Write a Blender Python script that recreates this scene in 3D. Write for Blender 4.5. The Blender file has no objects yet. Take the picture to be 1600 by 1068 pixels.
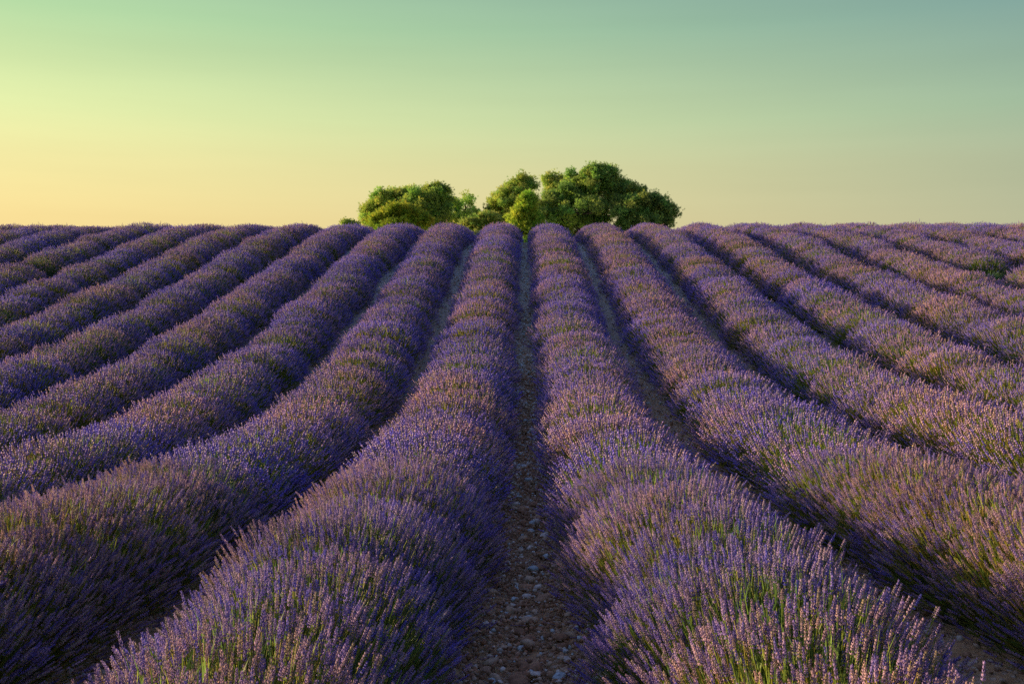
import bpy, math, random
import numpy as np
from mathutils import noise, Vector

random.seed(7)
rng = np.random.default_rng(7)
R = math.radians
scene = bpy.context.scene
col = scene.collection

# ------------------------------------------------------------------ camera
CAM_H = 1.95
cam_data = bpy.data.cameras.new('camera')
cam = bpy.data.objects.new('camera', cam_data)
col.objects.link(cam)
cam_data.lens = 35.0
cam_data.sensor_width = 36.0
cam_data.clip_start = 0.05
cam_data.clip_end = 2000.0
cam.location = (0.0, 0.0, CAM_H)
cam.rotation_euler = (R(90.0 - 2.0), 0.0, R(0.74))
scene.camera = cam

# ------------------------------------------------------------------ light
SUN_AZ = 72.0      # degrees to the left of the view direction (+Y)
SUN_EL = 12.0
to_sun = Vector((-math.sin(R(SUN_AZ)) * math.cos(R(SUN_EL)), math.cos(R(SUN_AZ)) * math.cos(R(SUN_EL)), math.sin(R(SUN_EL))))
sun_data = bpy.data.lights.new('sun', 'SUN')
sun_data.energy = 5.0
sun_data.angle = R(0.8)
sun_data.color = (1.0, 0.71, 0.40)
sun = bpy.data.objects.new('sun', sun_data)
sun.rotation_euler = (-to_sun).to_track_quat('-Z', 'Y').to_euler()
sun.location = to_sun * 100
col.objects.link(sun)

world = bpy.data.worlds.new('World')
scene.world = world
world.use_nodes = True
wn, wl = world.node_tree.nodes, world.node_tree.links
wn.clear()


def srgb(r, g, b):
    f = lambda c: (c / 255 / 12.92) if c <= 10.3 else ((c / 255 + 0.055) / 1.055) ** 2.4
    return (f(r), f(g), f(b), 1.0)


def wnode(t, **kw):
    n = wn.new(t)
    for k, v in kw.items():
        setattr(n, k, v)
    return n


w_out = wnode('ShaderNodeOutputWorld')
w_bg = wnode('ShaderNodeBackground')
w_tc = wnode('ShaderNodeTexCoord')
w_nrm = wnode('ShaderNodeVectorMath', operation='NORMALIZE')
wl.new(w_tc.outputs['Generated'], w_nrm.inputs[0])
w_sep = wnode('ShaderNodeSeparateXYZ')
wl.new(w_nrm.outputs[0], w_sep.inputs[0])
# horizontal direction, dotted with the sun's bearing
w_flat = wnode('ShaderNodeVectorMath', operation='MULTIPLY')
w_flat.inputs[1].default_value = (1, 1, 0)
wl.new(w_nrm.outputs[0], w_flat.inputs[0])
w_fn = wnode('ShaderNodeVectorMath', operation='NORMALIZE')
wl.new(w_flat.outputs[0], w_fn.inputs[0])
w_dot = wnode('ShaderNodeVectorMath', operation='DOT_PRODUCT')
w_dot.inputs[1].default_value = (-math.sin(R(SUN_AZ)), math.cos(R(SUN_AZ)), 0)
wl.new(w_fn.outputs[0], w_dot.inputs[0])
w_az = wnode('ShaderNodeMapRange')
w_az.inputs['From Min'].default_value = -0.15
w_az.inputs['From Max'].default_value = 0.715
wl.new(w_dot.outputs['Value'], w_az.inputs['Value'])


def ramp(stops):
    n = wnode('ShaderNodeValToRGB')
    cr = n.color_ramp
    while len(cr.elements) < len(stops):
        cr.elements.new(0.5)
    for e, (p, c) in zip(cr.elements, stops):
        e.position = p
        e.color = c
    wl.new(w_sep.outputs['Z'], n.inputs[0])
    return n


SKY_LEFT = ramp([(0.0, srgb(255, 219, 148)), (0.083, srgb(252, 226, 154)), (0.135, srgb(246, 236, 166)), (0.18, srgb(230, 240, 172)),
                 (0.264, srgb(184, 221, 167)), (0.40, srgb(128, 170, 166)), (0.62, srgb(92, 120, 160))])
SKY_RIGHT = ramp([(0.0, srgb(196, 188, 150)), (0.083, srgb(186, 188, 153)), (0.135, srgb(178, 188, 155)), (0.18, srgb(162, 188, 158)),
                  (0.264, srgb(131, 166, 158)), (0.40, srgb(96, 128, 156)), (0.62, srgb(78, 98, 152))])
w_mix = wnode('ShaderNodeMixRGB')
wl.new(w_az.outputs[0], w_mix.inputs[0])
wl.new(SKY_RIGHT.outputs[0], w_mix.inputs[1])
wl.new(SKY_LEFT.outputs[0], w_mix.inputs[2])
# overhead the graded low sky hands over to the physical sky
w_sky = wnode('ShaderNodeTexSky', sky_type='NISHITA')
w_sky.sun_disc = False
w_sky.sun_elevation = R(SUN_EL)
w_sky.sun_rotation = R(-SUN_AZ)
w_ss = wnode('ShaderNodeVectorMath', operation='MULTIPLY')
w_ss.inputs[1].default_value = (0.22, 0.19, 0.28)
wl.new(w_sky.outputs[0], w_ss.inputs[0])
w_up = wnode('ShaderNodeMapRange')
w_up.interpolation_type = 'SMOOTHSTEP'
w_up.inputs['From Min'].default_value = 0.32
w_up.inputs['From Max'].default_value = 0.75
wl.new(w_sep.outputs['Z'], w_up.inputs['Value'])
w_mix2 = wnode('ShaderNodeMixRGB')
wl.new(w_up.outputs[0], w_mix2.inputs[0])
wl.new(w_mix.outputs[0], w_mix2.inputs[1])
wl.new(w_ss.outputs[0], w_mix2.inputs[2])
w_map = wnode('ShaderNodeMapping')
w_map.inputs['Scale'].default_value = (1.2, 1.2, 16.0)
wl.new(w_nrm.outputs[0], w_map.inputs[0])
w_cir = wnode('ShaderNodeTexNoise')
w_cir.inputs['Scale'].default_value = 1.6
w_cir.inputs['Detail'].default_value = 5.0
wl.new(w_map.outputs[0], w_cir.inputs['Vector'])
w_cm = wnode('ShaderNodeMapRange')
w_cm.inputs['From Min'].default_value = 0.3
w_cm.inputs['From Max'].default_value = 0.7
w_cm.inputs['To Min'].default_value = 0.972
w_cm.inputs['To Max'].default_value = 1.028
wl.new(w_cir.outputs['Fac'], w_cm.inputs['Value'])
w_cv = wnode('ShaderNodeVectorMath', operation='SCALE')
wl.new(w_mix2.outputs[0], w_cv.inputs[0])
wl.new(w_cm.outputs[0], w_cv.inputs['Scale'])
wl.new(w_cv.outputs[0], w_bg.inputs['Color'])
w_bg.inputs['Strength'].default_value = 0.518
wl.new(w_bg.outputs[0], w_out.inputs[0])

vs = scene.view_settings
vs.view_transform = 'Standard'
vs.look = 'None'
vs.exposure = 0.95
vs.gamma = 1.0
vs.use_curve_mapping = False
scene.cycles.max_bounces = 6
scene.cycles.diffuse_bounces = 3
scene.cycles.transmission_bounces = 4
scene.cycles.use_denoising = False
scene.cycles.sample_clamp_indirect = 3.0


# ------------------------------------------------------------------ helpers
def link(o, parent=None):
    col.objects.link(o)
    if parent is not None:
        o.parent = parent
    return o


def tag(o, label=None, cat=None, group=None, kind=None):
    if label:
        o['label'] = label
    if cat:
        o['category'] = cat
    if group:
        o['group'] = group
    if kind:
        o['kind'] = kind
    return o


def empty(name, loc, parent=None):
    o = bpy.data.objects.new(name, None)
    o.empty_display_size = 0.2
    o.location = loc
    return link(o, parent)


def mesh_from(name, verts, faces, mats, mat_idx=None, colors=None, smooth=False):
    """faces: (n,3) int array of triangles; colors: (n_verts,3)"""
    me = bpy.data.meshes.new(name)
    verts = np.asarray(verts, dtype=np.float32)
    faces = np.asarray(faces, dtype=np.int32)
    k = faces.shape[1]
    me.vertices.add(len(verts))
    me.vertices.foreach_set('co', verts.ravel())
    me.loops.add(faces.size)
    me.loops.foreach_set('vertex_index', faces.ravel())
    me.polygons.add(len(faces))
    me.polygons.foreach_set('loop_start', np.arange(0, faces.size, k, dtype=np.int32))
    me.polygons.foreach_set('loop_total', np.full(len(faces), k, dtype=np.int32))
    if smooth:
        me.polygons.foreach_set('use_smooth', np.ones(len(faces), dtype=bool))
    for m in mats:
        me.materials.append(m)
    if mat_idx is not None:
        me.polygons.foreach_set('material_index', np.asarray(mat_idx, dtype=np.int32))
    if colors is not None:
        ca = me.color_attributes.new('tint', 'FLOAT_COLOR', 'POINT')
        c4 = np.ones((len(verts), 4), dtype=np.float32)
        c4[:, :3] = colors
        ca.data.foreach_set('color', c4.ravel())
    me.update()
    me.validate()
    return me


class Geo:
    def __init__(self):
        self.v, self.f, self.c, self.n = [], [], [], 0

    def add(self, v, f, c):
        self.v.append(np.asarray(v, dtype=np.float32))
        self.f.append(np.asarray(f, dtype=np.int32) + self.n)
        c = np.asarray(c, dtype=np.float32)
        if c.ndim == 1:
            c = np.tile(c, (len(v), 1))
        self.c.append(c)
        self.n += len(v)

    def mesh(self, name, mats, smooth=False):
        return mesh_from(name, np.concatenate(self.v), np.concatenate(self.f), mats, colors=np.concatenate(self.c), smooth=smooth)


def frames(d):
    """orthonormal frames for unit directions d (n,3) -> side, up2"""
    ref = np.where(np.abs(d[:, 2:3]) > 0.9, np.array([[1.0, 0, 0]]), np.array([[0, 0, 1.0]]))
    s = np.cross(d, ref)
    s /= np.linalg.norm(s, axis=1, keepdims=True)
    return s, np.cross(s, d)


def scatter(geo, tv, tf, pos, d, length, width, roll, tint):
    """copies of the template (axis = +Z, unit length) at pos along d"""
    n, nv = len(pos), len(tv)
    s, u = frames(d)
    c, sn = np.cos(roll)[:, None], np.sin(roll)[:, None]
    a = s * c + u * sn
    b = -s * sn + u * c
    V = (pos[:, None, :] + a[:, None, :] * (tv[None, :, 0:1] * width[:, None, None])
         + b[:, None, :] * (tv[None, :, 1:2] * width[:, None, None])
         + d[:, None, :] * (tv[None, :, 2:3] * length[:, None, None]))
    F = tf[None] + (np.arange(n) * nv)[:, None, None]
    if tint.ndim == 2:
        C = np.repeat(tint[:, None, :], nv, axis=1)
    else:
        C = tint
    geo.add(V.reshape(-1, 3), F.reshape(-1, 3), C.reshape(-1, 3))


# ------------------------------------------------------------------ materials
def new_mat(name):
    m = bpy.data.materials.new(name)
    m.use_nodes = True
    nt = m.node_tree
    nt.nodes.clear()
    return m, nt.nodes, nt.links


def plant_mat(name, rough, translucent, spec=0.25, noise_scale=0.0, tint_a=(1, 1, 1), tint_b=(1, 1, 1), obj_var=0.12):
    """vertex tint x slow change of hue over the field x a little change from plant to plant"""
    m, n, l = new_mat(name)
    out = n.new('ShaderNodeOutputMaterial')
    at = n.new('ShaderNodeAttribute')
    at.attribute_name = 'tint'
    colr = at.outputs['Color']
    if noise_scale:
        g = n.new('ShaderNodeNewGeometry')
        nz = n.new('ShaderNodeTexNoise')
        nz.inputs['Scale'].default_value = noise_scale
        nz.inputs['Detail'].default_value = 2.0
        l.new(g.outputs['Position'], nz.inputs['Vector'])
        mr = n.new('ShaderNodeMapRange')
        mr.inputs['From Min'].default_value = 0.38
        mr.inputs['From Max'].default_value = 0.62
        l.new(nz.outputs['Fac'], mr.inputs['Value'])
        mx = n.new('ShaderNodeMixRGB')
        mx.inputs[1].default_value = (*tint_a, 1)
        mx.inputs[2].default_value = (*tint_b, 1)
        l.new(mr.outputs[0], mx.inputs[0])
        mu = n.new('ShaderNodeMixRGB')
        mu.blend_type = 'MULTIPLY'
        mu.inputs[0].default_value = 1.0
        l.new(colr, mu.inputs[1])
        l.new(mx.outputs[0], mu.inputs[2])
        colr = mu.outputs[0]
    oi = n.new('ShaderNodeObjectInfo')
    mr2 = n.new('ShaderNodeMapRange')
    mr2.inputs['To Min'].default_value = 1 - obj_var
    mr2.inputs['To Max'].default_value = 1 + obj_var
    l.new(oi.outputs['Random'], mr2.inputs['Value'])
    hs = n.new('ShaderNodeHueSaturation')
    l.new(mr2.outputs[0], hs.inputs['Value'])
    l.new(colr, hs.inputs['Color'])
    colr = hs.outputs[0]
    p = n.new('ShaderNodeBsdfPrincipled')
    p.inputs['Roughness'].default_value = rough
    p.inputs['Specular IOR Level'].default_value = spec
    l.new(colr, p.inputs['Base Color'])
    if translucent > 0:
        t = n.new('ShaderNodeBsdfTranslucent')
        l.new(colr, t.inputs['Color'])
        ms = n.new('ShaderNodeMixShader')
        ms.inputs[0].default_value = translucent
        l.new(p.outputs[0], ms.inputs[1])
        l.new(t.outputs[0], ms.inputs[2])
        l.new(ms.outputs[0], out.inputs[0])
    else:
        l.new(p.outputs[0], out.inputs[0])
    return m


M_FLOWER = plant_mat('lavender_flower', 0.6, 0.35, 0.2, 0.45, (0.82, 0.84, 1.15), (1.18, 1.05, 0.88))
M_STEM = plant_mat('lavender_stem', 0.55, 0.35, 0.3, 0.5, (0.85, 1.0, 1.0), (1.2, 1.05, 0.8))
M_CORE = plant_mat('lavender_wood', 0.95, 0.0, 0.05)
M_LEAF = plant_mat('tree_needles', 0.6, 0.48, 0.2)
M_WEED = plant_mat('weed_leaf', 0.5, 0.35, 0.3)


def bark_mat():
    m, n, l = new_mat('pine_bark')
    out = n.new('ShaderNodeOutputMaterial')
    p = n.new('ShaderNodeBsdfPrincipled')
    p.inputs['Roughness'].default_value = 0.9
    tc = n.new('ShaderNodeTexCoord')
    mp = n.new('ShaderNodeMapping')
    mp.inputs['Scale'].default_value = (6, 6, 1.5)
    nz = n.new('ShaderNodeTexNoise')
    nz.inputs['Scale'].default_value = 3
    nz.inputs['Detail'].default_value = 6
    l.new(tc.outputs['Object'], mp.inputs[0])
    l.new(mp.outputs[0], nz.inputs['Vector'])
    cr = n.new('ShaderNodeValToRGB')
    cr.color_ramp.elements[0].position = 0.35
    cr.color_ramp.elements[0].color = (0.03, 0.022, 0.018, 1)
    cr.color_ramp.elements[1].position = 0.7
    cr.color_ramp.elements[1].color = (0.16, 0.11, 0.08, 1)
    l.new(nz.outputs['Fac'], cr.inputs[0])
    l.new(cr.outputs[0], p.inputs['Base Color'])
    b = n.new('ShaderNodeBump')
    b.inputs['Strength'].default_value = 0.8
    b.inputs['Distance'].default_value = 0.03
    l.new(nz.outputs['Fac'], b.inputs['Height'])
    l.new(b.outputs[0], p.inputs['Normal'])
    l.new(p.outputs[0], out.inputs[0])
    return m


M_BARK = bark_mat()


def soil_mat():
    """stony clay: brown crumbs, pale limestone chips that cover more of the soil up the hill"""
    m, n, l = new_mat('stony_soil')
    out = n.new('ShaderNodeOutputMaterial')
    p = n.new('ShaderNodeBsdfPrincipled')
    p.inputs['Roughness'].default_value = 0.95
    p.inputs['Specular IOR Level'].default_value = 0.15
    g = n.new('ShaderNodeNewGeometry')
    # brown crumb
    n1 = n.new('ShaderNodeTexNoise')
    n1.inputs['Scale'].default_value = 14
    n1.inputs['Detail'].default_value = 8
    n1.inputs['Roughness'].default_value = 0.65
    l.new(g.outputs['Position'], n1.inputs['Vector'])
    cr = n.new('ShaderNodeValToRGB')
    e = cr.color_ramp.elements
    e[0].position, e[0].color = 0.24, (0.22, 0.13, 0.06, 1)
    e[1].position, e[1].color = 0.66, (0.58, 0.38, 0.19, 1)
    l.new(n1.outputs['Fac'], cr.inputs[0])
    # chips
    vo = n.new('ShaderNodeTexVoronoi')
    vo.inputs['Scale'].default_value = 26
    vo.inputs['Randomness'].default_value = 1.0
    l.new(g.outputs['Position'], vo.inputs['Vector'])
    cc = n.new('ShaderNodeValToRGB')
    ce = cc.color_ramp.elements
    ce[0].position, ce[0].color = 0.0, (0.46, 0.36, 0.24, 1)
    ce[1].position, ce[1].color = 1.0, (0.72, 0.78, 0.70, 1)
    l.new(vo.outputs['Color'], cc.inputs[0])
    inner = n.new('ShaderNodeMapRange')
    inner.inputs['From Min'].default_value = 0.50
    inner.inputs['From Max'].default_value = 0.36
    l.new(vo.outputs['Distance'], inner.inputs['Value'])
    # how much of the soil is chips: patches, and more up the hill
    sp = n.new('ShaderNodeSeparateXYZ')
    l.new(g.outputs['Position'], sp.inputs[0])
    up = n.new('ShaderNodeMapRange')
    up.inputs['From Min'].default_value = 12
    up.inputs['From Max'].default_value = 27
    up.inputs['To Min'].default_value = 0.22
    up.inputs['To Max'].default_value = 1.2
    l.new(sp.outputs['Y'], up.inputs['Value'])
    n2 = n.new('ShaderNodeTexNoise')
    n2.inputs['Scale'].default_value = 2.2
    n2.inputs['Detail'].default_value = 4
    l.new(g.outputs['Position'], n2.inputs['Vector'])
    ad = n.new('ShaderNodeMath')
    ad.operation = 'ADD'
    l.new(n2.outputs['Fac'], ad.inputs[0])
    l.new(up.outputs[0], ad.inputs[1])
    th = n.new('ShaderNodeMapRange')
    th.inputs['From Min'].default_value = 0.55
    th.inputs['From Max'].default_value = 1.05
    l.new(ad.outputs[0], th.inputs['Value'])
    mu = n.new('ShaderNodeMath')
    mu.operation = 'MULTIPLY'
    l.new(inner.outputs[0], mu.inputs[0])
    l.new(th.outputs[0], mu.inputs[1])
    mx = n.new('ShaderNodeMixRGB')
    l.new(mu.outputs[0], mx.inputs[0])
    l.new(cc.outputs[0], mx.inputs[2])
    # soil base turns paler and greyer up the slope
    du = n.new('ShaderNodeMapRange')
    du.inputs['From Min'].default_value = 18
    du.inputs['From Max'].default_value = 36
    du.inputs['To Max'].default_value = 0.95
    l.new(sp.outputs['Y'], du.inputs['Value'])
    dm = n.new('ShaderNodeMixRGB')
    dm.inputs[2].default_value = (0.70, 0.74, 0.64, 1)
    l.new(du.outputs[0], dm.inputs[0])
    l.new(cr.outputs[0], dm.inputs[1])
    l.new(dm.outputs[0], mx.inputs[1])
    l.new(mx.outputs[0], p.inputs['Base Color'])
    hh = n.new('ShaderNodeMath')
    hh.operation = 'MULTIPLY_ADD'
    hh.inputs[1].default_value = 0.8
    l.new(mu.outputs[0], hh.inputs[0])
    l.new(n1.outputs['Fac'], hh.inputs[2])
    b = n.new('ShaderNodeBump')
    b.inputs['Strength'].default_value = 1.0
    b.inputs['Distance'].default_value = 0.03
    l.new(hh.outputs[0], b.inputs['Height'])
    l.new(b.outputs[0], p.inputs['Normal'])
    l.new(p.outputs[0], out.inputs[0])
    return m


M_SOIL = soil_mat()


def stone_mat():
    m, n, l = new_mat('limestone')
    out = n.new('ShaderNodeOutputMaterial')
    p = n.new('ShaderNodeBsdfPrincipled')
    p.inputs['Roughness'].default_value = 0.85
    p.inputs['Specular IOR Level'].default_value = 0.25
    at = n.new('ShaderNodeAttribute')
    at.attribute_name = 'tint'
    oi = n.new('ShaderNodeObjectInfo')
    cr = n.new('ShaderNodeValToRGB')
    cr.color_ramp.interpolation = 'CONSTANT'
    stops = [(0.0, (0.28, 0.16, 0.085)), (0.2, (0.40, 0.26, 0.15)), (0.38, (0.34, 0.20, 0.11)), (0.55, (0.48, 0.37, 0.24)),
             (0.70, (0.44, 0.27, 0.15)), (0.78, (0.62, 0.58, 0.48)), (0.90, (0.42, 0.52, 0.52))]
    while len(cr.color_ramp.elements) < len(stops):
        cr.color_ramp.elements.new(0.5)
    for e, (ps, c) in zip(cr.color_ramp.elements, stops):
        e.position = ps
        e.color = (*c, 1)
    l.new(oi.outputs['Random'], cr.inputs[0])
    # loose pebbles carry their colour as vertex tint (blue channel above zero); single stones take it from their own random number
    mu = n.new('ShaderNodeMixRGB')
    sep = n.new('ShaderNodeMath')
    sep.operation = 'GREATER_THAN'
    sep.inputs[1].default_value = 0.001
    l.new(at.outputs['Fac'], sep.inputs[0])
    l.new(sep.outputs[0], mu.inputs[0])
    l.new(cr.outputs[0], mu.inputs[1])
    l.new(at.outputs['Color'], mu.inputs[2])
    g = n.new('ShaderNodeNewGeometry')
    nz = n.new('ShaderNodeTexNoise')
    nz.inputs['Scale'].default_value = 55
    nz.inputs['Detail'].default_value = 5
    l.new(g.outputs['Position'], nz.inputs['Vector'])
    mr = n.new('ShaderNodeMapRange')
    mr.inputs['From Min'].default_value = 0.3
    mr.inputs['From Max'].default_value = 0.7
    mr.inputs['To Min'].default_value = 0.62
    mr.inputs['To Max'].default_value = 1.2
    l.new(nz.outputs['Fac'], mr.inputs['Value'])
    hs = n.new('ShaderNodeHueSaturation')
    l.new(mu.outputs[0], hs.inputs['Color'])
    l.new(mr.outputs[0], hs.inputs['Value'])
    l.new(hs.outputs[0], p.inputs['Base Color'])
    b = n.new('ShaderNodeBump')
    b.inputs['Strength'].default_value = 0.5
    b.inputs['Distance'].default_value = 0.006
    l.new(nz.outputs['Fac'], b.inputs['Height'])
    l.new(b.outputs[0], p.inputs['Normal'])
    l.new(p.outputs[0], out.inputs[0])
    return m


M_STONE = stone_mat()

# ------------------------------------------------------------------ the ground
PROFILE = [(-200, 0.6), (-20, 0.35), (-3, 0.28), (3.4, 0.15), (5.4, 0.06), (8.3, -0.06), (12.6, -0.05), (16, 0.26), (19.3, 0.71), (26, 1.95),
           (32, 3.22), (36, 4.0), (39, 4.42), (42, 4.62), (46, 4.62), (52, 4.3), (60, 3.7), (80, 2.2), (130, -1), (400, -6), (900, -8)]
_py = np.array([p[0] for p in PROFILE], dtype=float)
_pz = np.array([p[1] for p in PROFILE], dtype=float)
_dl = np.diff(_pz) / np.diff(_py)
_m = np.zeros(len(_py))
_m[1:-1] = np.where(_dl[:-1] * _dl[1:] > 0, 2 * _dl[:-1] * _dl[1:] / (_dl[:-1] + _dl[1:] + 1e-12), (_dl[:-1] + _dl[1:]) / 4)
_m[0], _m[-1] = _dl[0], _dl[-1]


def profile(y):
    y = np.asarray(y, dtype=float)
    i = np.clip(np.searchsorted(_py, y) - 1, 0, len(_py) - 2)
    h = _py[i + 1] - _py[i]
    t = (y - _py[i]) / h
    return ((2 * t**3 - 3 * t**2 + 1) * _pz[i] + (t**3 - 2 * t**2 + t) * h * _m[i]
            + (-2 * t**3 + 3 * t**2) * _pz[i + 1] + (t**3 - t**2) * h * _m[i + 1])


def ground_z(x, y):
    x = np.asarray(x, dtype=float)
    y = np.asarray(y, dtype=float)
    base = profile(y)
    und = 0.05 * np.sin(x * 0.31 + 1.1) * np.sin(y * 0.23 + 0.4) + 0.03 * np.sin(x * 0.7 + y * 0.41)
    tilt = np.interp(y, [-20, 7, 11, 15, 19, 23, 27, 33, 39], [0.02, 0.026, 0.034, 0.040, 0.035, 0.029, 0.021, 0.009, 0.0])
    side = np.clip(x, -15, 15)          # the dip leans: higher ground on the right
    return base + tilt * side + und * np.clip(np.abs(x) / 4, 0.2, 1) * np.clip((40 - y) / 12, 0.3, 1)


def axis(parts):
    a = []
    for lo, hi, st in parts:
        a += list(np.arange(lo, hi, st))
    a.append(parts[-1][1])
    return np.array(a)


gx = axis([(-900, -100, 80), (-100, -30, 7), (-30, -4, 0.5), (-4, -1, 0.12), (-1, 1, 0.035), (1, 4, 0.12), (4, 30, 0.5), (30, 100, 7), (100, 900, 80)])
gy = axis([(-200, -20, 20), (-20, 1, 1), (1, 4, 0.3), (4, 11, 0.035), (11, 20, 0.07), (20, 46, 0.16), (46, 80, 2), (80, 200, 12), (200, 900, 70)])
GX, GY = np.meshgrid(gx, gy)
GZ = ground_z(GX, GY)
mask = (np.abs(GX) < 4) & (GY > 2) & (GY < 46)
idx = np.argwhere(mask)
for i, j in idx:
    x, y = gx[j], gy[i]
    v = Vector((x * 9, y * 9, 0.3))
    GZ[i, j] += 0.020 * noise.noise(v) + 0.010 * noise.noise(v * 2.7) + 0.014 * noise.noise(Vector((x * 2.3, y * 2.3, 4)))
GZ -= 0.05 * np.exp(-((np.abs((GX % 2.0) - 1.0) - 1.0) / 0.2) ** 2) * (np.abs(GX) < 30) * (GY < 46)
nx, ny = len(gx), len(gy)
gv = np.stack([GX.ravel(), GY.ravel(), GZ.ravel()], axis=1)
ii, jj = np.meshgrid(np.arange(ny - 1), np.arange(nx - 1), indexing='ij')
a0 = (ii * nx + jj).ravel()
gf = np.stack([a0, a0 + 1, a0 + nx + 1, a0 + nx], axis=1)
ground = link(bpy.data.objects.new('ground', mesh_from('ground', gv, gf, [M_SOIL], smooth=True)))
tag(ground, 'brown stony soil between the lavender rows rising to the crest', kind='structure')


# ------------------------------------------------------------------ stones on the soil
def stone_template(seed, sub=2):
    import bmesh
    bm = bmesh.new()
    bmesh.ops.create_icosphere(bm, subdivisions=sub, radius=1.0)
    r = random.Random(seed)
    off = Vector((r.uniform(-50, 50), r.uniform(-50, 50), r.uniform(-50, 50)))
    cuts = [(Vector((r.gauss(0, 1), r.gauss(0, 1), r.gauss(0, 1))).normalized(), r.uniform(0.55, 0.85)) for _ in range(6)]
    for v in bm.verts:
        p = v.co * (1 + 0.25 * noise.noise(v.co * 1.2 + off))
        for nrm, dd in cuts:
            over = p.dot(nrm) - dd
            if over > 0:
                p -= nrm * over * 0.85
        v.co = p
    vs_ = np.array([v.co[:] for v in bm.verts])
    fs_ = np.array([[v.index for v in f.verts] for f in bm.faces])
    bm.free()
    return vs_, fs_


small = [stone_template(100 + i, 1) for i in range(6)]


def gap_x(n, k_choices, half):
    ks = rng.choice(k_choices, n)
    return ks * 2.0 + rng.uniform(-half, half, n)


# loose pebbles: thousands, one object
peb = Geo()
PAL = np.array([(0.26, 0.15, 0.08), (0.33, 0.20, 0.11), (0.42, 0.28, 0.17), (0.46, 0.36, 0.24), (0.38, 0.21, 0.11), (0.62, 0.60, 0.50), (0.52, 0.62, 0.60)])
PROB = np.array([.22, .22, .18, .13, .13, .08, .04])


def pebbles(n, y0, y1, ks, half, r0, r1, pale=0.0):
    for ti, (tv, tf) in enumerate(small):
        m_ = n // len(small)
        y = rng.uniform(y0, y1, m_)
        x = gap_x(m_, ks, half)
        r = r0 + (r1 - r0) * rng.random(m_) ** 2.5
        z = ground_z(x, y) + r * 0.10 + 0.004
        pos = np.stack([x, y, z], axis=1)
        d = rng.normal(0, 0.35, (m_, 3)) + np.array([0, 0, 1.0])
        d /= np.linalg.norm(d, axis=1, keepdims=True)
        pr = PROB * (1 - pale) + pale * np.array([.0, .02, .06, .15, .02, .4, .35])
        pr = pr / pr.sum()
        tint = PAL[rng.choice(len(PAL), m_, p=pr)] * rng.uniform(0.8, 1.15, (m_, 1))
        scatter(peb, tv, tf, pos, d, r * rng.uniform(0.45, 0.8, m_), r, rng.uniform(0, 6.28, m_), tint)


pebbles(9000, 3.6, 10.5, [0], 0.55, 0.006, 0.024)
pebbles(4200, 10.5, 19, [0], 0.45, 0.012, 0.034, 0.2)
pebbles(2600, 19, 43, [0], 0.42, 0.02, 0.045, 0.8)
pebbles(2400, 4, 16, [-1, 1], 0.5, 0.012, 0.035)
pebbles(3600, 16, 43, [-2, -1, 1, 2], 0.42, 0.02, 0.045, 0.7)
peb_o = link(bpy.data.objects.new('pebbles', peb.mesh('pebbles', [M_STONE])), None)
tag(peb_o, 'loose brown and grey pebbles strewn over the furrows between the rows', 'pebbles', kind='stuff')

# larger single stones: parts of the ground
stone_meshes = []
for i in range(10):
    tv, tf = stone_template(300 + i, 2)
    stone_meshes.append(mesh_from('stone', tv, tf, [M_STONE]))
for i in range(290):
    if i < 170:
        y = random.uniform(4.1, 9.5)
        x = random.gauss(0.0, 0.24)
        r = random.choice([0.018, 0.022, 0.026, 0.032, 0.040, 0.052])
    elif i < 250:
        y = random.uniform(9.5, 20)
        x = random.gauss(0.0, 0.2)
        r = random.uniform(0.03, 0.055)
    else:
        y = random.uniform(5, 20)
        x = random.choice([-2, 2]) + random.gauss(0, 0.2)
        r = random.uniform(0.025, 0.05)
    o = bpy.data.objects.new('stone', stone_meshes[i % 10])
    o.location = (x, y, float(ground_z(x, y)) + r * 0.12)
    o.scale = (r * random.uniform(0.9, 1.5), r * random.uniform(0.8, 1.1), r * random.uniform(0.45, 0.75))
    o.rotation_euler = (random.gauss(0, 0.2), random.gauss(0, 0.2), random.uniform(0, 6.28))
    link(o, ground)

# dry stalks and shed flower heads lying on the path
lit = Geo()
n_l = 900
ly = rng.uniform(3.8, 15, n_l)
lx = rng.choice([-1, 1], n_l) * np.abs(rng.normal(0.30, 0.12, n_l))
la = rng.uniform(0, 6.28, n_l)
ld = np.stack([np.cos(la), np.sin(la), rng.uniform(-0.05, 0.12, n_l)], axis=1)
ld /= np.linalg.norm(ld, axis=1, keepdims=True)
lc = np.array([(0.42, 0.34, 0.18), (0.30, 0.22, 0.12), (0.26, 0.19, 0.34), (0.50, 0.44, 0.28)])[rng.choice(4, n_l)]
scatter(lit, np.array([(-1, 0, 0), (1, 0, 0), (0, 1, 0.0), (-0.8, 0, 1), (0.8, 0, 1), (0, 0.8, 1)]),
        np.array([(0, 1, 4), (0, 4, 3), (1, 2, 5), (1, 5, 4), (2, 0, 3), (2, 3, 5)]),
        np.stack([lx, ly, ground_z(lx, ly) + 0.016], axis=1), ld, rng.uniform(0.03, 0.13, n_l), rng.uniform(0.0015, 0.003, n_l), rng.uniform(0, 6, n_l), lc)
lit_o = link(bpy.data.objects.new('fallen_stalks', lit.mesh('fallen_stalks', [M_STEM])))
tag(lit_o, 'dry fallen lavender stalks littering the edges of the central path', 'fallen stalks', kind='stuff')

# ------------------------------------------------------------------ lavender
HALF_W, HALF_L, HEIGHT = 0.58, 0.62, 0.67


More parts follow.
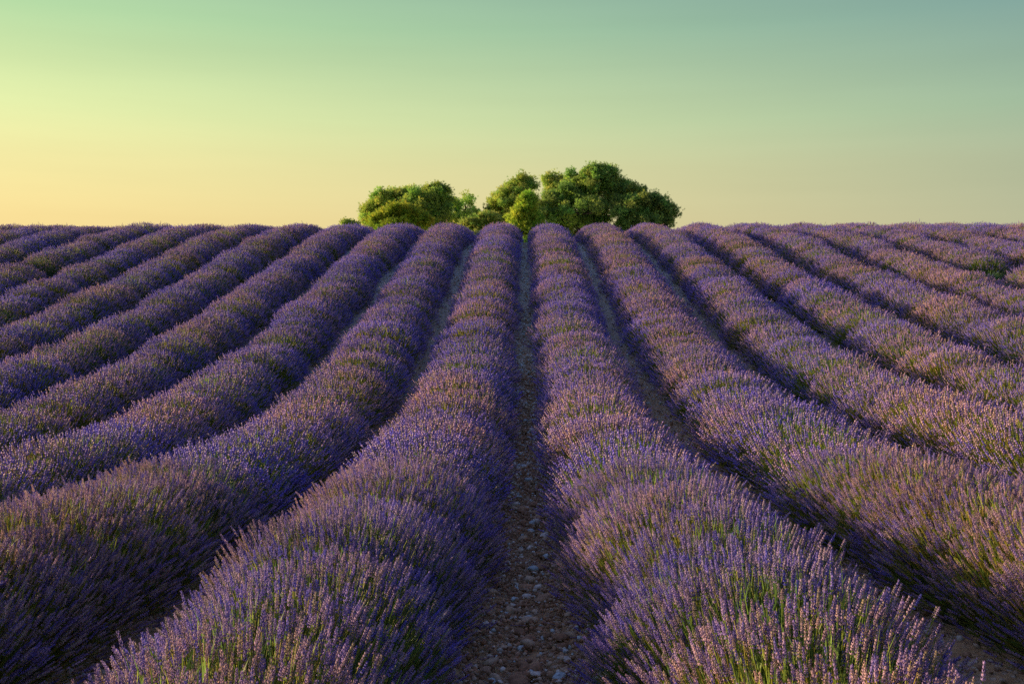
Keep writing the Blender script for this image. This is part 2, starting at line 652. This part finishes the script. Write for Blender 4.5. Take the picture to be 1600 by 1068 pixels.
def lavender_spike(levels, buds, rad, top):
    """a flower head: whorls of small buds around the axis (unit length, width about 1)"""
    V, F = [], []
    n = 0
    for k in range(levels):
        t = k / max(1, levels - 1)
        z = t * 0.86 if k else -0.10          # the lowest whorl stands a little apart
        ring = rad * (1.0 - 0.45 * t) * (1.0 if k else 0.8)
        hb = top / levels
        for b in range(buds):
            a = 2 * math.pi * (b + 0.5 * (k % 2)) / buds + 0.3 * k
            cx, cy = math.cos(a), math.sin(a)
            base = (cx * ring * 0.15, cy * ring * 0.15, z - hb * 0.3)
            tip = (cx * ring * 1.0, cy * ring * 1.0, z + hb * 0.95)
            w = ring * 0.52
            mx, my, mz = cx * ring * 0.62, cy * ring * 0.62, z + hb * 0.25
            side = (-cy * w, cx * w)
            V += [base, (mx + side[0], my + side[1], mz), (mx - side[0], my - side[1], mz),
                  (mx + cx * ring * 0.30, my + cy * ring * 0.30, mz - hb * 0.12), tip]
            F += [(n, n + 3, n + 1), (n, n + 2, n + 3), (n + 4, n + 1, n + 3), (n + 4, n + 3, n + 2), (n + 4, n + 2, n + 1)]
            n += 5
    return np.array(V), np.array(F)


def simple_spike(levels):
    V, F = [], []
    n = 0
    for k in range(levels):
        t = k / levels
        r = 1.0 - 0.35 * t
        z0, z1 = t - 0.04, t + 1.0 / levels + 0.06
        zm = t + 0.40 / levels
        ring = [(math.cos(a + k) * r, math.sin(a + k) * r, zm) for a in (0, 2.1, 4.2)]
        V += [(0, 0, z0)] + ring + [(0, 0, z1)]
        for i in range(3):
            j = (i + 1) % 3
            F += [(n, n + 1 + j, n + 1 + i), (n + 4, n + 1 + i, n + 1 + j)]
        n += 5
    return np.array(V), np.array(F)


NEAR_T = lavender_spike(6, 4, 1.0, 1.0)
MID_T = simple_spike(3)
BLADE = (np.array([(-1, 0, 0), (1, 0, 0), (0.7, 0.25, 0.55), (-0.7, 0.25, 0.55), (0, 0.1, 1.0)]), np.array([(0, 1, 2), (0, 2, 3), (3, 2, 4)]))
PRISM = (np.array([(math.cos(a), math.sin(a), 0) for a in (0, 2.09, 4.19)] + [(math.cos(a) * 0.8, math.sin(a) * 0.8, 1) for a in (0, 2.09, 4.19)]),
         np.array([(0, 1, 4), (0, 4, 3), (1, 2, 5), (1, 5, 4), (2, 0, 3), (2, 3, 5)]))

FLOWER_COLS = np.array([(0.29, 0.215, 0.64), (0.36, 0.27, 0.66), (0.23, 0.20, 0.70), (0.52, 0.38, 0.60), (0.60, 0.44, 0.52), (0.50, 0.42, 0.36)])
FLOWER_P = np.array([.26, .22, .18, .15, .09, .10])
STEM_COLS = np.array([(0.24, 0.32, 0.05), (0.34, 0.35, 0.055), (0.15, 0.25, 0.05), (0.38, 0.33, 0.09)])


def surface_points(n, r, squareness=2.8):
    """points over an uneven, round topped length of hedge, with their outward directions"""
    a = np.pi * (0.02 + 0.96 * r.random(n))                 # 0 = right skirt, pi = left skirt
    t = r.uniform(-1, 1, n)
    cap = r.random(n) < 0.12
    t = np.where(cap, np.sign(t) * (1 - 0.12 * r.random(n) ** 2), t)
    c = (1 - np.abs(t) ** squareness) ** (1 / squareness)
    c = np.where(cap, c * np.sqrt(r.random(n)), c)
    ph = r.uniform(0, 6.28, 4)
    bump = 1 + 0.035 * np.sin(2.5 * t + 2 * a + ph[0]) + 0.035 * np.sin(5 * t - 3 * a + ph[1]) + 0.025 * np.sin(11 * t + 7 * a + ph[2])
    d = np.stack([np.cos(a) * c, t * 0.5, np.sin(a) ** 0.92 * c], axis=1)
    p = np.stack([np.sign(np.cos(a)) * np.abs(np.cos(a)) ** 0.92 * c * HALF_W, t * HALF_L, np.sin(a) ** 0.92 * c * HEIGHT], axis=1)
    p[:, 0] *= bump
    p[:, 2] *= bump
    return p, d


def make_bush(seed, near, fill, prob=None):
    """one plant: (foliage mesh, flower mesh)"""
    r = np.random.default_rng(seed)
    n = int((2300 if near else 1750) * fill)
    p, d = surface_points(n, r, 3.6 if near else 3.2)
    # green tufts: some patches of the plant carry fewer heads
    ca = r.uniform(0.5, 2.6, 5)
    cl = np.stack([np.cos(ca) * HALF_W, r.uniform(-0.5, 0.5, 5), np.sin(ca) * HEIGHT], axis=1)
    dist = np.min(np.linalg.norm(p[:, None, :] - cl[None], axis=2), axis=1)
    keep = (dist > 0.13) | (r.random(n) < (0.5 if fill > 0.9 else 0.25))
    keep &= (p[:, 2] > 0.30 * HEIGHT) | (r.random(n) < 0.40)     # few heads down on the skirts
    p, d = p[keep], d[keep]
    n = len(p)
    root = p * np.array([0.22, 0.22, 0.0]) + np.array([0, 0, -0.05])
    dr = p - root
    dr /= np.linalg.norm(dr, axis=1, keepdims=True)
    dr += r.normal(0, 0.10, (n, 3)) + np.array([0, 0, 0.28])
    dr /= np.linalg.norm(dr, axis=1, keepdims=True)
    out_len = r.normal(0.0, 0.030, n) - np.where(r.random(n) < 0.22, r.uniform(0.04, 0.13, n), 0) + np.where(r.random(n) < 0.02, r.uniform(0.02, 0.06, n), 0)
    base = p + dr * out_len[:, None]
    base[:, 2] = np.maximum(base[:, 2], 0.04)
    L = r.uniform(0.036, 0.070, n) * (1.0 if near else 1.15)
    W = r.uniform(0.0062, 0.0090, n) * (1.0 if near else 1.2)
    cols = FLOWER_COLS[r.choice(len(FLOWER_COLS), n, p=FLOWER_P if prob is None else prob)] * r.uniform(0.75, 1.2, (n, 1))
    g = Geo()
    tv, tf = NEAR_T if near else MID_T
    if near:
        C = np.repeat(cols[:, None, :], len(tv), axis=1)
        nb = len(tv) // 5
        jit = r.uniform(0.72, 1.25, (n, nb, 1))
        pale = (r.random((n, nb, 1)) < 0.10)
        C = C.reshape(n, nb, 5, 3) * jit[:, :, None, :]
        C = np.where(pale[:, :, None, :], np.array([0.62, 0.46, 0.66]), C)
        C[:, :, 0, :] *= np.array([0.75, 0.9, 0.6])
        C = C.reshape(n, len(tv), 3)
    else:
        C = cols
    scatter(g, tv, tf, base, dr, L, W, r.uniform(0, 6.28, n), C)
    flowers = g.mesh('flower_spikes', [M_FLOWER])

    g = Geo()
    sl = r.uniform(0.14, 0.26, n)
    sb = base - dr * sl[:, None] + r.normal(0, 0.006, (n, 3))
    sd = (base + dr * (L * 0.2)[:, None]) - sb
    ln = np.linalg.norm(sd, axis=1)
    scatter(g, *PRISM, sb, sd / ln[:, None], ln, np.full(n, 0.0018 if near else 0.0022), r.uniform(0, 6, n),
            STEM_COLS[r.choice(4, n)] * r.uniform(0.7, 1.25, (n, 1)))
    # narrow leaves, lower down in the plant
    m = 1900 if near else 1100
    if fill < 0.9:
        m = int(m * 1.35)
    q, _ = surface_points(m, r)
    tuft = np.min(np.linalg.norm(q[:, None, :] - cl[None], axis=2), axis=1) < 0.15
    q *= np.where(tuft, r.uniform(0.70, 0.93, m), r.uniform(0.62, 0.90, m))[:, None]
    qd = q - q * np.array([0.3, 0.3, 0.0])
    qd /= np.linalg.norm(qd, axis=1, keepdims=True)
    qd += r.normal(0, 0.22, (m, 3)) + np.array([0, 0, 0.35])
    qd /= np.linalg.norm(qd, axis=1, keepdims=True)
    LC = np.array([(0.10, 0.17, 0.05), (0.13, 0.22, 0.06), (0.18, 0.27, 0.05), (0.24, 0.29, 0.055)])
    scatter(g, *BLADE, q, qd, r.uniform(0.05, 0.13, m), r.uniform(0.0022, 0.0042, m), r.uniform(0, 6, m), LC[r.choice(4, m)] * r.uniform(0.7, 1.2, (m, 1)) * np.where(tuft, 1.5, 1.0)[:, None])
    # woody heart of the plant
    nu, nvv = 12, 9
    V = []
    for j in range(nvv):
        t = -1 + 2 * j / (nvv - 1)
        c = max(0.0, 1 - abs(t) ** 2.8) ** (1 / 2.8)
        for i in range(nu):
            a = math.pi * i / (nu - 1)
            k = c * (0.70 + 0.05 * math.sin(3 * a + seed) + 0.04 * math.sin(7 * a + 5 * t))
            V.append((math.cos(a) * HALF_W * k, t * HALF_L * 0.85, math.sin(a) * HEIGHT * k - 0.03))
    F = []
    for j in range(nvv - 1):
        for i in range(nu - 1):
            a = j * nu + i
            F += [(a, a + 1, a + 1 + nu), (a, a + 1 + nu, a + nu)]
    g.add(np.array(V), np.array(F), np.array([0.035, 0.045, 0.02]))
    foliage = g.mesh('lavender_bush', [M_STEM])
    return foliage, flowers


WARM_P = np.array([.18, .20, .10, .22, .17, .13])      # pinker and tan plants; favoured on the right as painted sun warmth
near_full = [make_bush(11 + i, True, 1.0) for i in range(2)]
near_warm = [make_bush(21, True, 0.95, WARM_P)]
near_thin = [make_bush(31, True, 0.66, WARM_P)]
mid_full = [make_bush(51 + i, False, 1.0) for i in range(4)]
mid_warm = [make_bush(61 + i, False, 0.95, WARM_P) for i in range(3)]
mid_thin = [make_bush(71 + i, False, 0.70, WARM_P) for i in range(2)] + [make_bush(75, False, 0.58, WARM_P)]

ORD = ['first', 'second', 'third', 'fourth', 'fifth', 'sixth', 'seventh', 'eighth', 'ninth', 'tenth', 'eleventh', 'twelfth']
MISSING = {(7, 27.0): 1.0, (-8, 30.3): 0.55}


def lavender_row(k, side):
    X = side * (2 * k - 1)
    y_start = max(-2.5, 1.94 * (abs(X) - 1.5) - 7)
    y_end = 47.0
    where = 'right' if side > 0 else 'left'
    if k == 1:
        label = f'broad lavender row bordering the central stony path on its {where} side'
    else:
        label = f'{ORD[k - 1]} lavender row counting outward to the {where} of the central stony path'
    z0 = float(ground_z(X, y_start))
    root = empty('lavender_row', (X, y_start, z0))
    tag(root, label, 'lavender row', 'long lavender rows running up the slope')
    y = y_start
    while y < y_end:
        sp = random.uniform(0.56, 0.66) if y < 13 else random.uniform(0.60, 0.76)
        skip = False
        for (mk, my), half in MISSING.items():
            if mk == k * side and abs(y - my) < half:
                skip = True
        if not skip:
            olive = noise.noise(Vector((X * 0.16, y * 0.22, 3.1)))
            warm_bias = noise.noise(Vector((X * 0.13, y * 0.11, 8.4))) + 0.33 * min(1, max(-1, X / 3.5)) - (y - 16) * 0.018  # right rows biased warm, left blue: sunlit and shaded sides put into plant colour
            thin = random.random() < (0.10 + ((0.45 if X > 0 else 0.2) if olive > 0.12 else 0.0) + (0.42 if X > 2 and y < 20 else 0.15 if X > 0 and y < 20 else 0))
            warm = random.random() < 0.42 + 2.6 * warm_bias
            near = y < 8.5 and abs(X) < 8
            kinds = (near_thin, near_warm, near_full) if near else (mid_thin, mid_warm, mid_full)
            fol, flo = random.choice(kinds[0] if thin else kinds[1] if warm else kinds[2])
            xx = X + random.gauss(0, 0.035)
            s = random.uniform(0.955, 1.045) if y > 13 else random.uniform(0.97, 1.04)
            if random.random() < 0.07 and y > 9:
                s *= random.uniform(0.86, 0.93)
            b = bpy.data.objects.new('lavender_bush', fol)
            slope = float(profile(y + 0.3) - profile(y - 0.3)) / 0.6
            b.location = (xx - X, y - y_start, float(ground_z(xx, y)) - z0)
            b.rotation_euler = (math.atan(slope), 0, random.choice([0, math.pi]) + random.gauss(0, 0.12))
            mir = random.choice([-1, 1])
            b.scale = (s * random.uniform(0.98, 1.06) * ((1.05 if k == 1 else 1.21) + (0.27 if k == 1 else 0.16 if k == 2 else 0.07) * min(1, max(0, (y - 4.0) / 6))), s * mir * random.uniform(0.95, 1.1), s * random.uniform(0.95, 1.07))
            link(b, root)
            f = bpy.data.objects.new('flower_spikes', flo)
            f['kind'] = 'stuff'
            link(f, b)
        y += sp


for k in range(1, 13):
    lavender_row(k, -1)
    lavender_row(k, 1)


# ------------------------------------------------------------------ a weed in the gap of a row
def weed_mesh(seed, n, h, spread, cols):
    r = np.random.default_rng(seed)
    g = Geo()
    a = r.uniform(0, 6.28, n)
    rad = spread * np.sqrt(r.random(n))
    base = np.stack([np.cos(a) * rad * 0.4, np.sin(a) * rad * 0.4, r.uniform(0, h * 0.5, n)], axis=1)
    d = np.stack([np.cos(a) * rad / h * 1.1, np.sin(a) * rad / h * 1.1, np.ones(n)], axis=1) + r.normal(0, 0.15, (n, 3))
    d /= np.linalg.norm(d, axis=1, keepdims=True)
    cols = np.array(cols)
    scatter(g, *BLADE, base, d, r.uniform(0.4, 0.75, n) * h, r.uniform(0.006, 0.013, n), r.uniform(0, 6, n), cols[r.choice(len(cols), n)] * r.uniform(0.8, 1.2, (n, 1)))
    return g.mesh('weed_clump', [M_WEED])


w = link(bpy.data.objects.new('weed_clump', weed_mesh(5, 800, 0.50, 0.5, [(0.10, 0.20, 0.07), (0.13, 0.24, 0.08), (0.08, 0.16, 0.06)])))
w.location = (12.4, 27.0, float(ground_z(12.4, 27.0)))
tag(w, 'bright green grassy weed clump filling a gap in a lavender row at the right', 'weed')


# ------------------------------------------------------------------ trees beyond the crest
def limb(g, p0, p1, r0, r1, sides=7):
    p0, p1 = np.array(p0, float), np.array(p1, float)
    d = p1 - p0
    L = np.linalg.norm(d)
    d = (d / L)[None]
    s, u = frames(d)
    seg = 4
    V = []
    wob = rng.normal(0, L * 0.025, (seg + 1, 3))
    wob[0] = 0
    wob[-1] = 0
    for i in range(seg + 1):
        t = i / seg
        c = p0 + (p1 - p0) * t + wob[i]
        rr = r0 + (r1 - r0) * t
        for k in range(sides):
            a = 2 * math.pi * k / sides
            V.append(c + (s[0] * math.cos(a) + u[0] * math.sin(a)) * rr)
    F = []
    for i in range(seg):
        for k in range(sides):
            a, b = i * sides + k, i * sides + (k + 1) % sides
            F += [(a, b, b + sides), (a, b + sides, a + sides)]
    g.add(np.array(V), np.array(F), np.array([0.1, 0.07, 0.05]))


TUFT_V, TUFT_F = [], []
for q, (a, lean) in enumerate([(0.3, 0.10), (1.5, 0.55), (2.6, 0.75), (3.7, 0.5), (4.8, 0.8), (5.8, 0.6)]):   # a spray of narrow leaves
    n0 = len(TUFT_V)
    c, s_ = math.cos(a), math.sin(a)
    TUFT_V += [(-0.11 * s_, 0.11 * c, 0.0), (0.11 * s_ + c * lean * 0.4, -0.11 * c + s_ * lean * 0.4, 0.35), (c * lean, s_ * lean, 1.0 - 0.35 * lean)]
    TUFT_F += [(n0, n0 + 1, n0 + 2)]
TUFT = (np.array(TUFT_V), np.array(TUFT_F))


def tree(name, label, cat, base, lobes, trunk_top, trunk_r, cols, seed, leaf=0.105, density=1.0, group='trees beyond the crest'):
    """lobes: (x, y, z, rx, ry, rz, fullness) relative to base. Foliage sits in small clumps spread over each lobe."""
    r = np.random.default_rng(seed)
    root = empty(name, base)
    tag(root, label, cat, group)
    tg = Geo()
    limb(tg, (0, 0, -0.3), trunk_top, trunk_r, trunk_r * 0.7, 9)
    tr = link(bpy.data.objects.new('trunk', tg.mesh('trunk', [M_BARK], True)), root)
    bg = Geo()
    cg = Geo()
    cols = np.array(cols) * (2.75 if cols[0][0] < 0.13 else 1.9 if cols[0][0] < 0.2 else 1.35)
    for (lx, ly, lz, rx, ry, rz, full) in lobes:
        c = np.array([lx, ly, lz])
        limb(bg, trunk_top, c - np.array([0, 0, rz * 0.3]), trunk_r * 0.5, 0.05, 6)
        ncl = int(33 * full * max(1.0, rx * ry * 0.55) * density)
        v = r.normal(0, 1, (ncl, 3))
        v /= np.linalg.norm(v, axis=1, keepdims=True)
        v[:, 2] = np.where(v[:, 2] < -0.35, v[:, 2] * -0.6, v[:, 2])
        rad = r.uniform(0.58, 1.14, ncl)
        cc = c + v * rad[:, None] * np.array([rx, ry, rz])
        for q, vv in zip(cc, v):
            if r.random() < 0.22:
                limb(bg, c - np.array([0, 0, rz * 0.3]), q, 0.045, 0.015, 5)
            cr_ = r.uniform(0.13, 0.42) * min(1.15, 0.55 + 0.28 * min(rx, ry))
            m = int(140 * full * (cr_ / 0.34) ** 2 * (0.16 / leaf) ** 1.2 * r.uniform(0.6, 1.2)) + 6
            o = r.normal(0, 1, (m, 3))
            o /= np.linalg.norm(o, axis=1, keepdims=True)
            pos = q + o * (cr_ * r.uniform(0.2, 1.0, m) ** 0.6 * np.where(r.random(m) < 0.4, r.uniform(1.0, 1.95, m), 1.0))[:, None] * np.array([1, 1, 0.8])
            pos += (vv * 0.5 + np.array([0, 0, 0.5])) * (r.random(m) ** 3 * cr_ * 0.9)[:, None]
            dd = o * 0.7 + vv * 0.35 + np.array([0, 0, 0.45]) + r.normal(0, 0.25, (m, 3))
            dd /= np.linalg.norm(dd, axis=1, keepdims=True)
            tint = cols[r.choice(len(cols), m)] * (r.uniform(0.7, 1.35) * np.array([r.uniform(0.8, 1.35), 1.0, 1.0])) * r.uniform(0.75, 1.25, (m, 1))
            sz = r.uniform(0.6, 1.35, m) * leaf * 1.4
            scatter(cg, *TUFT, pos, dd, sz, sz * 0.8, r.uniform(0, 6.28, m), tint)
    link(bpy.data.objects.new('limbs', bg.mesh('limbs', [M_BARK], True)), root)
    link(bpy.data.objects.new('crown', cg.mesh('crown', [M_LEAF])), root)
    return root


F_PX = 1555.6


def at(px, py, d):
    """where a pixel of the 1600 px photograph lies at distance d"""
    return (px - 820) / F_PX * d, CAM_H + (480 - py) / F_PX * d


def lobes_from(px_list, d, bx, bz):
    out = []
    for (px, py, rpx, rpy, dy, full) in px_list:
        x, z = at(px, py + 5, d + dy)
        s = d / F_PX
        out.append((x - bx, dy, z - bz, rpx * s * 0.92, rpx * s * 0.85, rpy * s * 0.92, full))
    return out


DARK = [(0.065, 0.115, 0.028), (0.085, 0.14, 0.032), (0.11, 0.17, 0.034), (0.055, 0.095, 0.028)]
MIDG = [(0.12, 0.19, 0.03), (0.15, 0.22, 0.03), (0.09, 0.155, 0.03)]
YELL = [(0.17, 0.25, 0.028), (0.21, 0.28, 0.03), (0.14, 0.22, 0.028)]
OLIV = [(0.125, 0.17, 0.035), (0.16, 0.20, 0.04), (0.10, 0.15, 0.03)]


def place_tree(name, label, cat, px, d, pls, trunk_py, trunk_r, cols, seed, **kw):
    bx = (px - 820) / F_PX * d
    bz = float(ground_z(bx, d))
    _, tz = at(px, trunk_py, d)
    return tree(name, label, cat, (bx, d, bz), lobes_from(pls, d, bx, bz), (0, 0, tz - bz), trunk_r, cols, seed, **kw)


place_tree('pine_tree', 'large dome shaped dark green pine, tallest of the trees on the crest', 'tree', 928, 58,
           [(925, 288, 38, 26, 0, 1.2), (950, 300, 36, 28, 0.8, 1.2), (966, 296, 22, 20, 0.2, 1.1), (978, 318, 22, 20, 0.0, 1.1), (893, 305, 36, 22, 0, 1.2), (868, 318, 26, 20, -0.8, 1.2), (937, 274, 24, 17, 0, 1.2), (905, 283, 22, 16, 0.3, 1.1),
            (905, 325, 40, 22, -1.4, 1.1), (955, 325, 34, 24, -0.3, 1.1), (858, 338, 26, 18, -1.0, 1.1), (905, 348, 50, 14, -0.3, 0.9), (870, 364, 34, 14, 0, 1.0), (930, 368, 44, 14, 0.5, 0.9)], 350, 0.30, DARK + MIDG[:1], 1)
place_tree('pine_tree', 'dark green pine with drooping crown at the right end of the trees', 'tree', 1008, 56,
           [(998, 322, 32, 20, 0, 1.2), (1020, 330, 28, 18, 0.5, 1.1), (982, 336, 24, 18, -0.6, 1.1), (1041, 328, 14, 20, 0.4, 0.8), (992, 302, 18, 12, 1.0, 0.9), (1012, 312, 20, 10, 0.4, 0.9), (1003, 347, 44, 14, 0, 1.1),
            (990, 366, 40, 12, 0, 1.0), (1040, 346, 12, 12, 0, 0.7)], 352, 0.2, DARK, 2)
place_tree('pine_tree', 'slender airy treetop showing behind the left shoulder of the largest pine', 'tree', 861, 66,
           [(861, 280, 10, 12, 0, 0.8), (880, 282, 10, 10, 0.5, 0.7), (868, 298, 18, 15, 0, 0.9)], 310, 0.15, OLIV, 3)
place_tree('oak_tree', 'olive green rounded tree in the middle between the gap and the yellow shrub', 'tree', 797, 60,
           [(801, 297, 23, 19, 0, 0.75), (782, 311, 19, 19, 0, 0.7), (816, 288, 20, 17, 0.8, 0.85), (795, 320, 34, 20, -0.5, 1.1), (771, 332, 12, 18, 0.2, 0.8), (820, 318, 16, 26, 0.2, 1.0), (790, 343, 38, 16, 0, 1.1), (795, 364, 44, 14, 0, 1.1)],
           345, 0.18, OLIV + MIDG, 4)
place_tree('young_pine_tree', 'small yellow green conical tree in front of the largest pine', 'tree', 820, 52,
           [(826, 312, 9, 11, 0, 1.1), (820, 324, 13, 14, 0, 1.1), (814, 340, 16, 15, 0, 1.1), (832, 345, 14, 14, 0.2, 1.0), (822, 358, 26, 12, 0, 1.1), (824, 374, 26, 12, 0, 1.1)], 365, 0.08, YELL, 5, leaf=0.12)
place_tree('oak_tree', 'round dark green tree forming the centre of the left tree clump', 'tree', 668, 58,
           [(658, 312, 28, 20, 0, 1.1), (684, 308, 24, 19, 0.4, 1.1), (648, 328, 28, 20, -0.5, 1.1), (682, 328, 32, 22, 0, 1.1), (667, 344, 40, 16, 0, 1.1), (684, 296, 14, 10, 0.2, 0.9), (680, 362, 40, 14, 0, 1.1)],
           345, 0.2, MIDG + DARK[:2], 6)
place_tree('oak_tree', 'thin crowned tree with sky showing through at right of the left clump', 'tree', 722, 60,
           [(711, 316, 20, 15, 0, 0.5), (727, 319, 17, 17, 0.5, 0.48), (706, 330, 20, 16, 0, 0.55), (740, 335, 13, 13, 0, 0.7), (722, 344, 26, 10, 0, 0.7), (725, 360, 34, 14, 0, 1.0)], 350, 0.16, MIDG + OLIV[:1], 7)
place_tree('oak_tree', 'olive tree with two domed tops on the left side of the left clump', 'tree', 608, 59,
           [(602, 311, 20, 18, 0, 0.85), (622, 306, 18, 14, 0.4, 0.85), (590, 324, 16, 16, 0, 0.8), (577, 334, 14, 14, 0, 0.9), (612, 328, 30, 18, 0, 1.1), (640, 302, 18, 12, 0.4, 1.0), (600, 346, 34, 14, 0, 1.1)], 342, 0.15, OLIV + MIDG[:1], 8)
place_tree('shrub', 'bright yellow green bush low in front of the left tree clump', 'shrub', 620, 52,
           [(618, 334, 24, 13, 0, 1.1), (640, 336, 20, 13, 0, 1.1), (598, 342, 18, 12, 0, 1.1), (657, 346, 16, 12, 0, 1.0), (622, 352, 42, 12, 0, 1.1)], 355, 0.07, [(0.22, 0.30, 0.025), (0.27, 0.33, 0.03), (0.16, 0.25, 0.025)], 9, leaf=0.12,
           group='low shrubs on the crest')
place_tree('shrub', 'tiny olive bush standing alone left of the tree clump', 'shrub', 542, 54,
           [(541, 347, 6, 5, 0, 0.6), (550, 352, 9, 6, 0, 0.8)], 356, 0.04, OLIV, 10, leaf=0.08, group='low shrubs on the crest')
place_tree('shrub', 'brownish green bush in the dip between the two tree clumps', 'shrub', 752, 53,
           [(748, 346, 14, 13, 0, 0.9), (764, 344, 15, 14, 0, 1.0), (736, 354, 16, 12, 0, 1.0), (755, 364, 30, 14, 0, 1.1)], 362, 0.05, [(0.12, 0.17, 0.035), (0.14, 0.18, 0.04), (0.10, 0.16, 0.03)], 11, leaf=0.12,
           group='low shrubs on the crest')
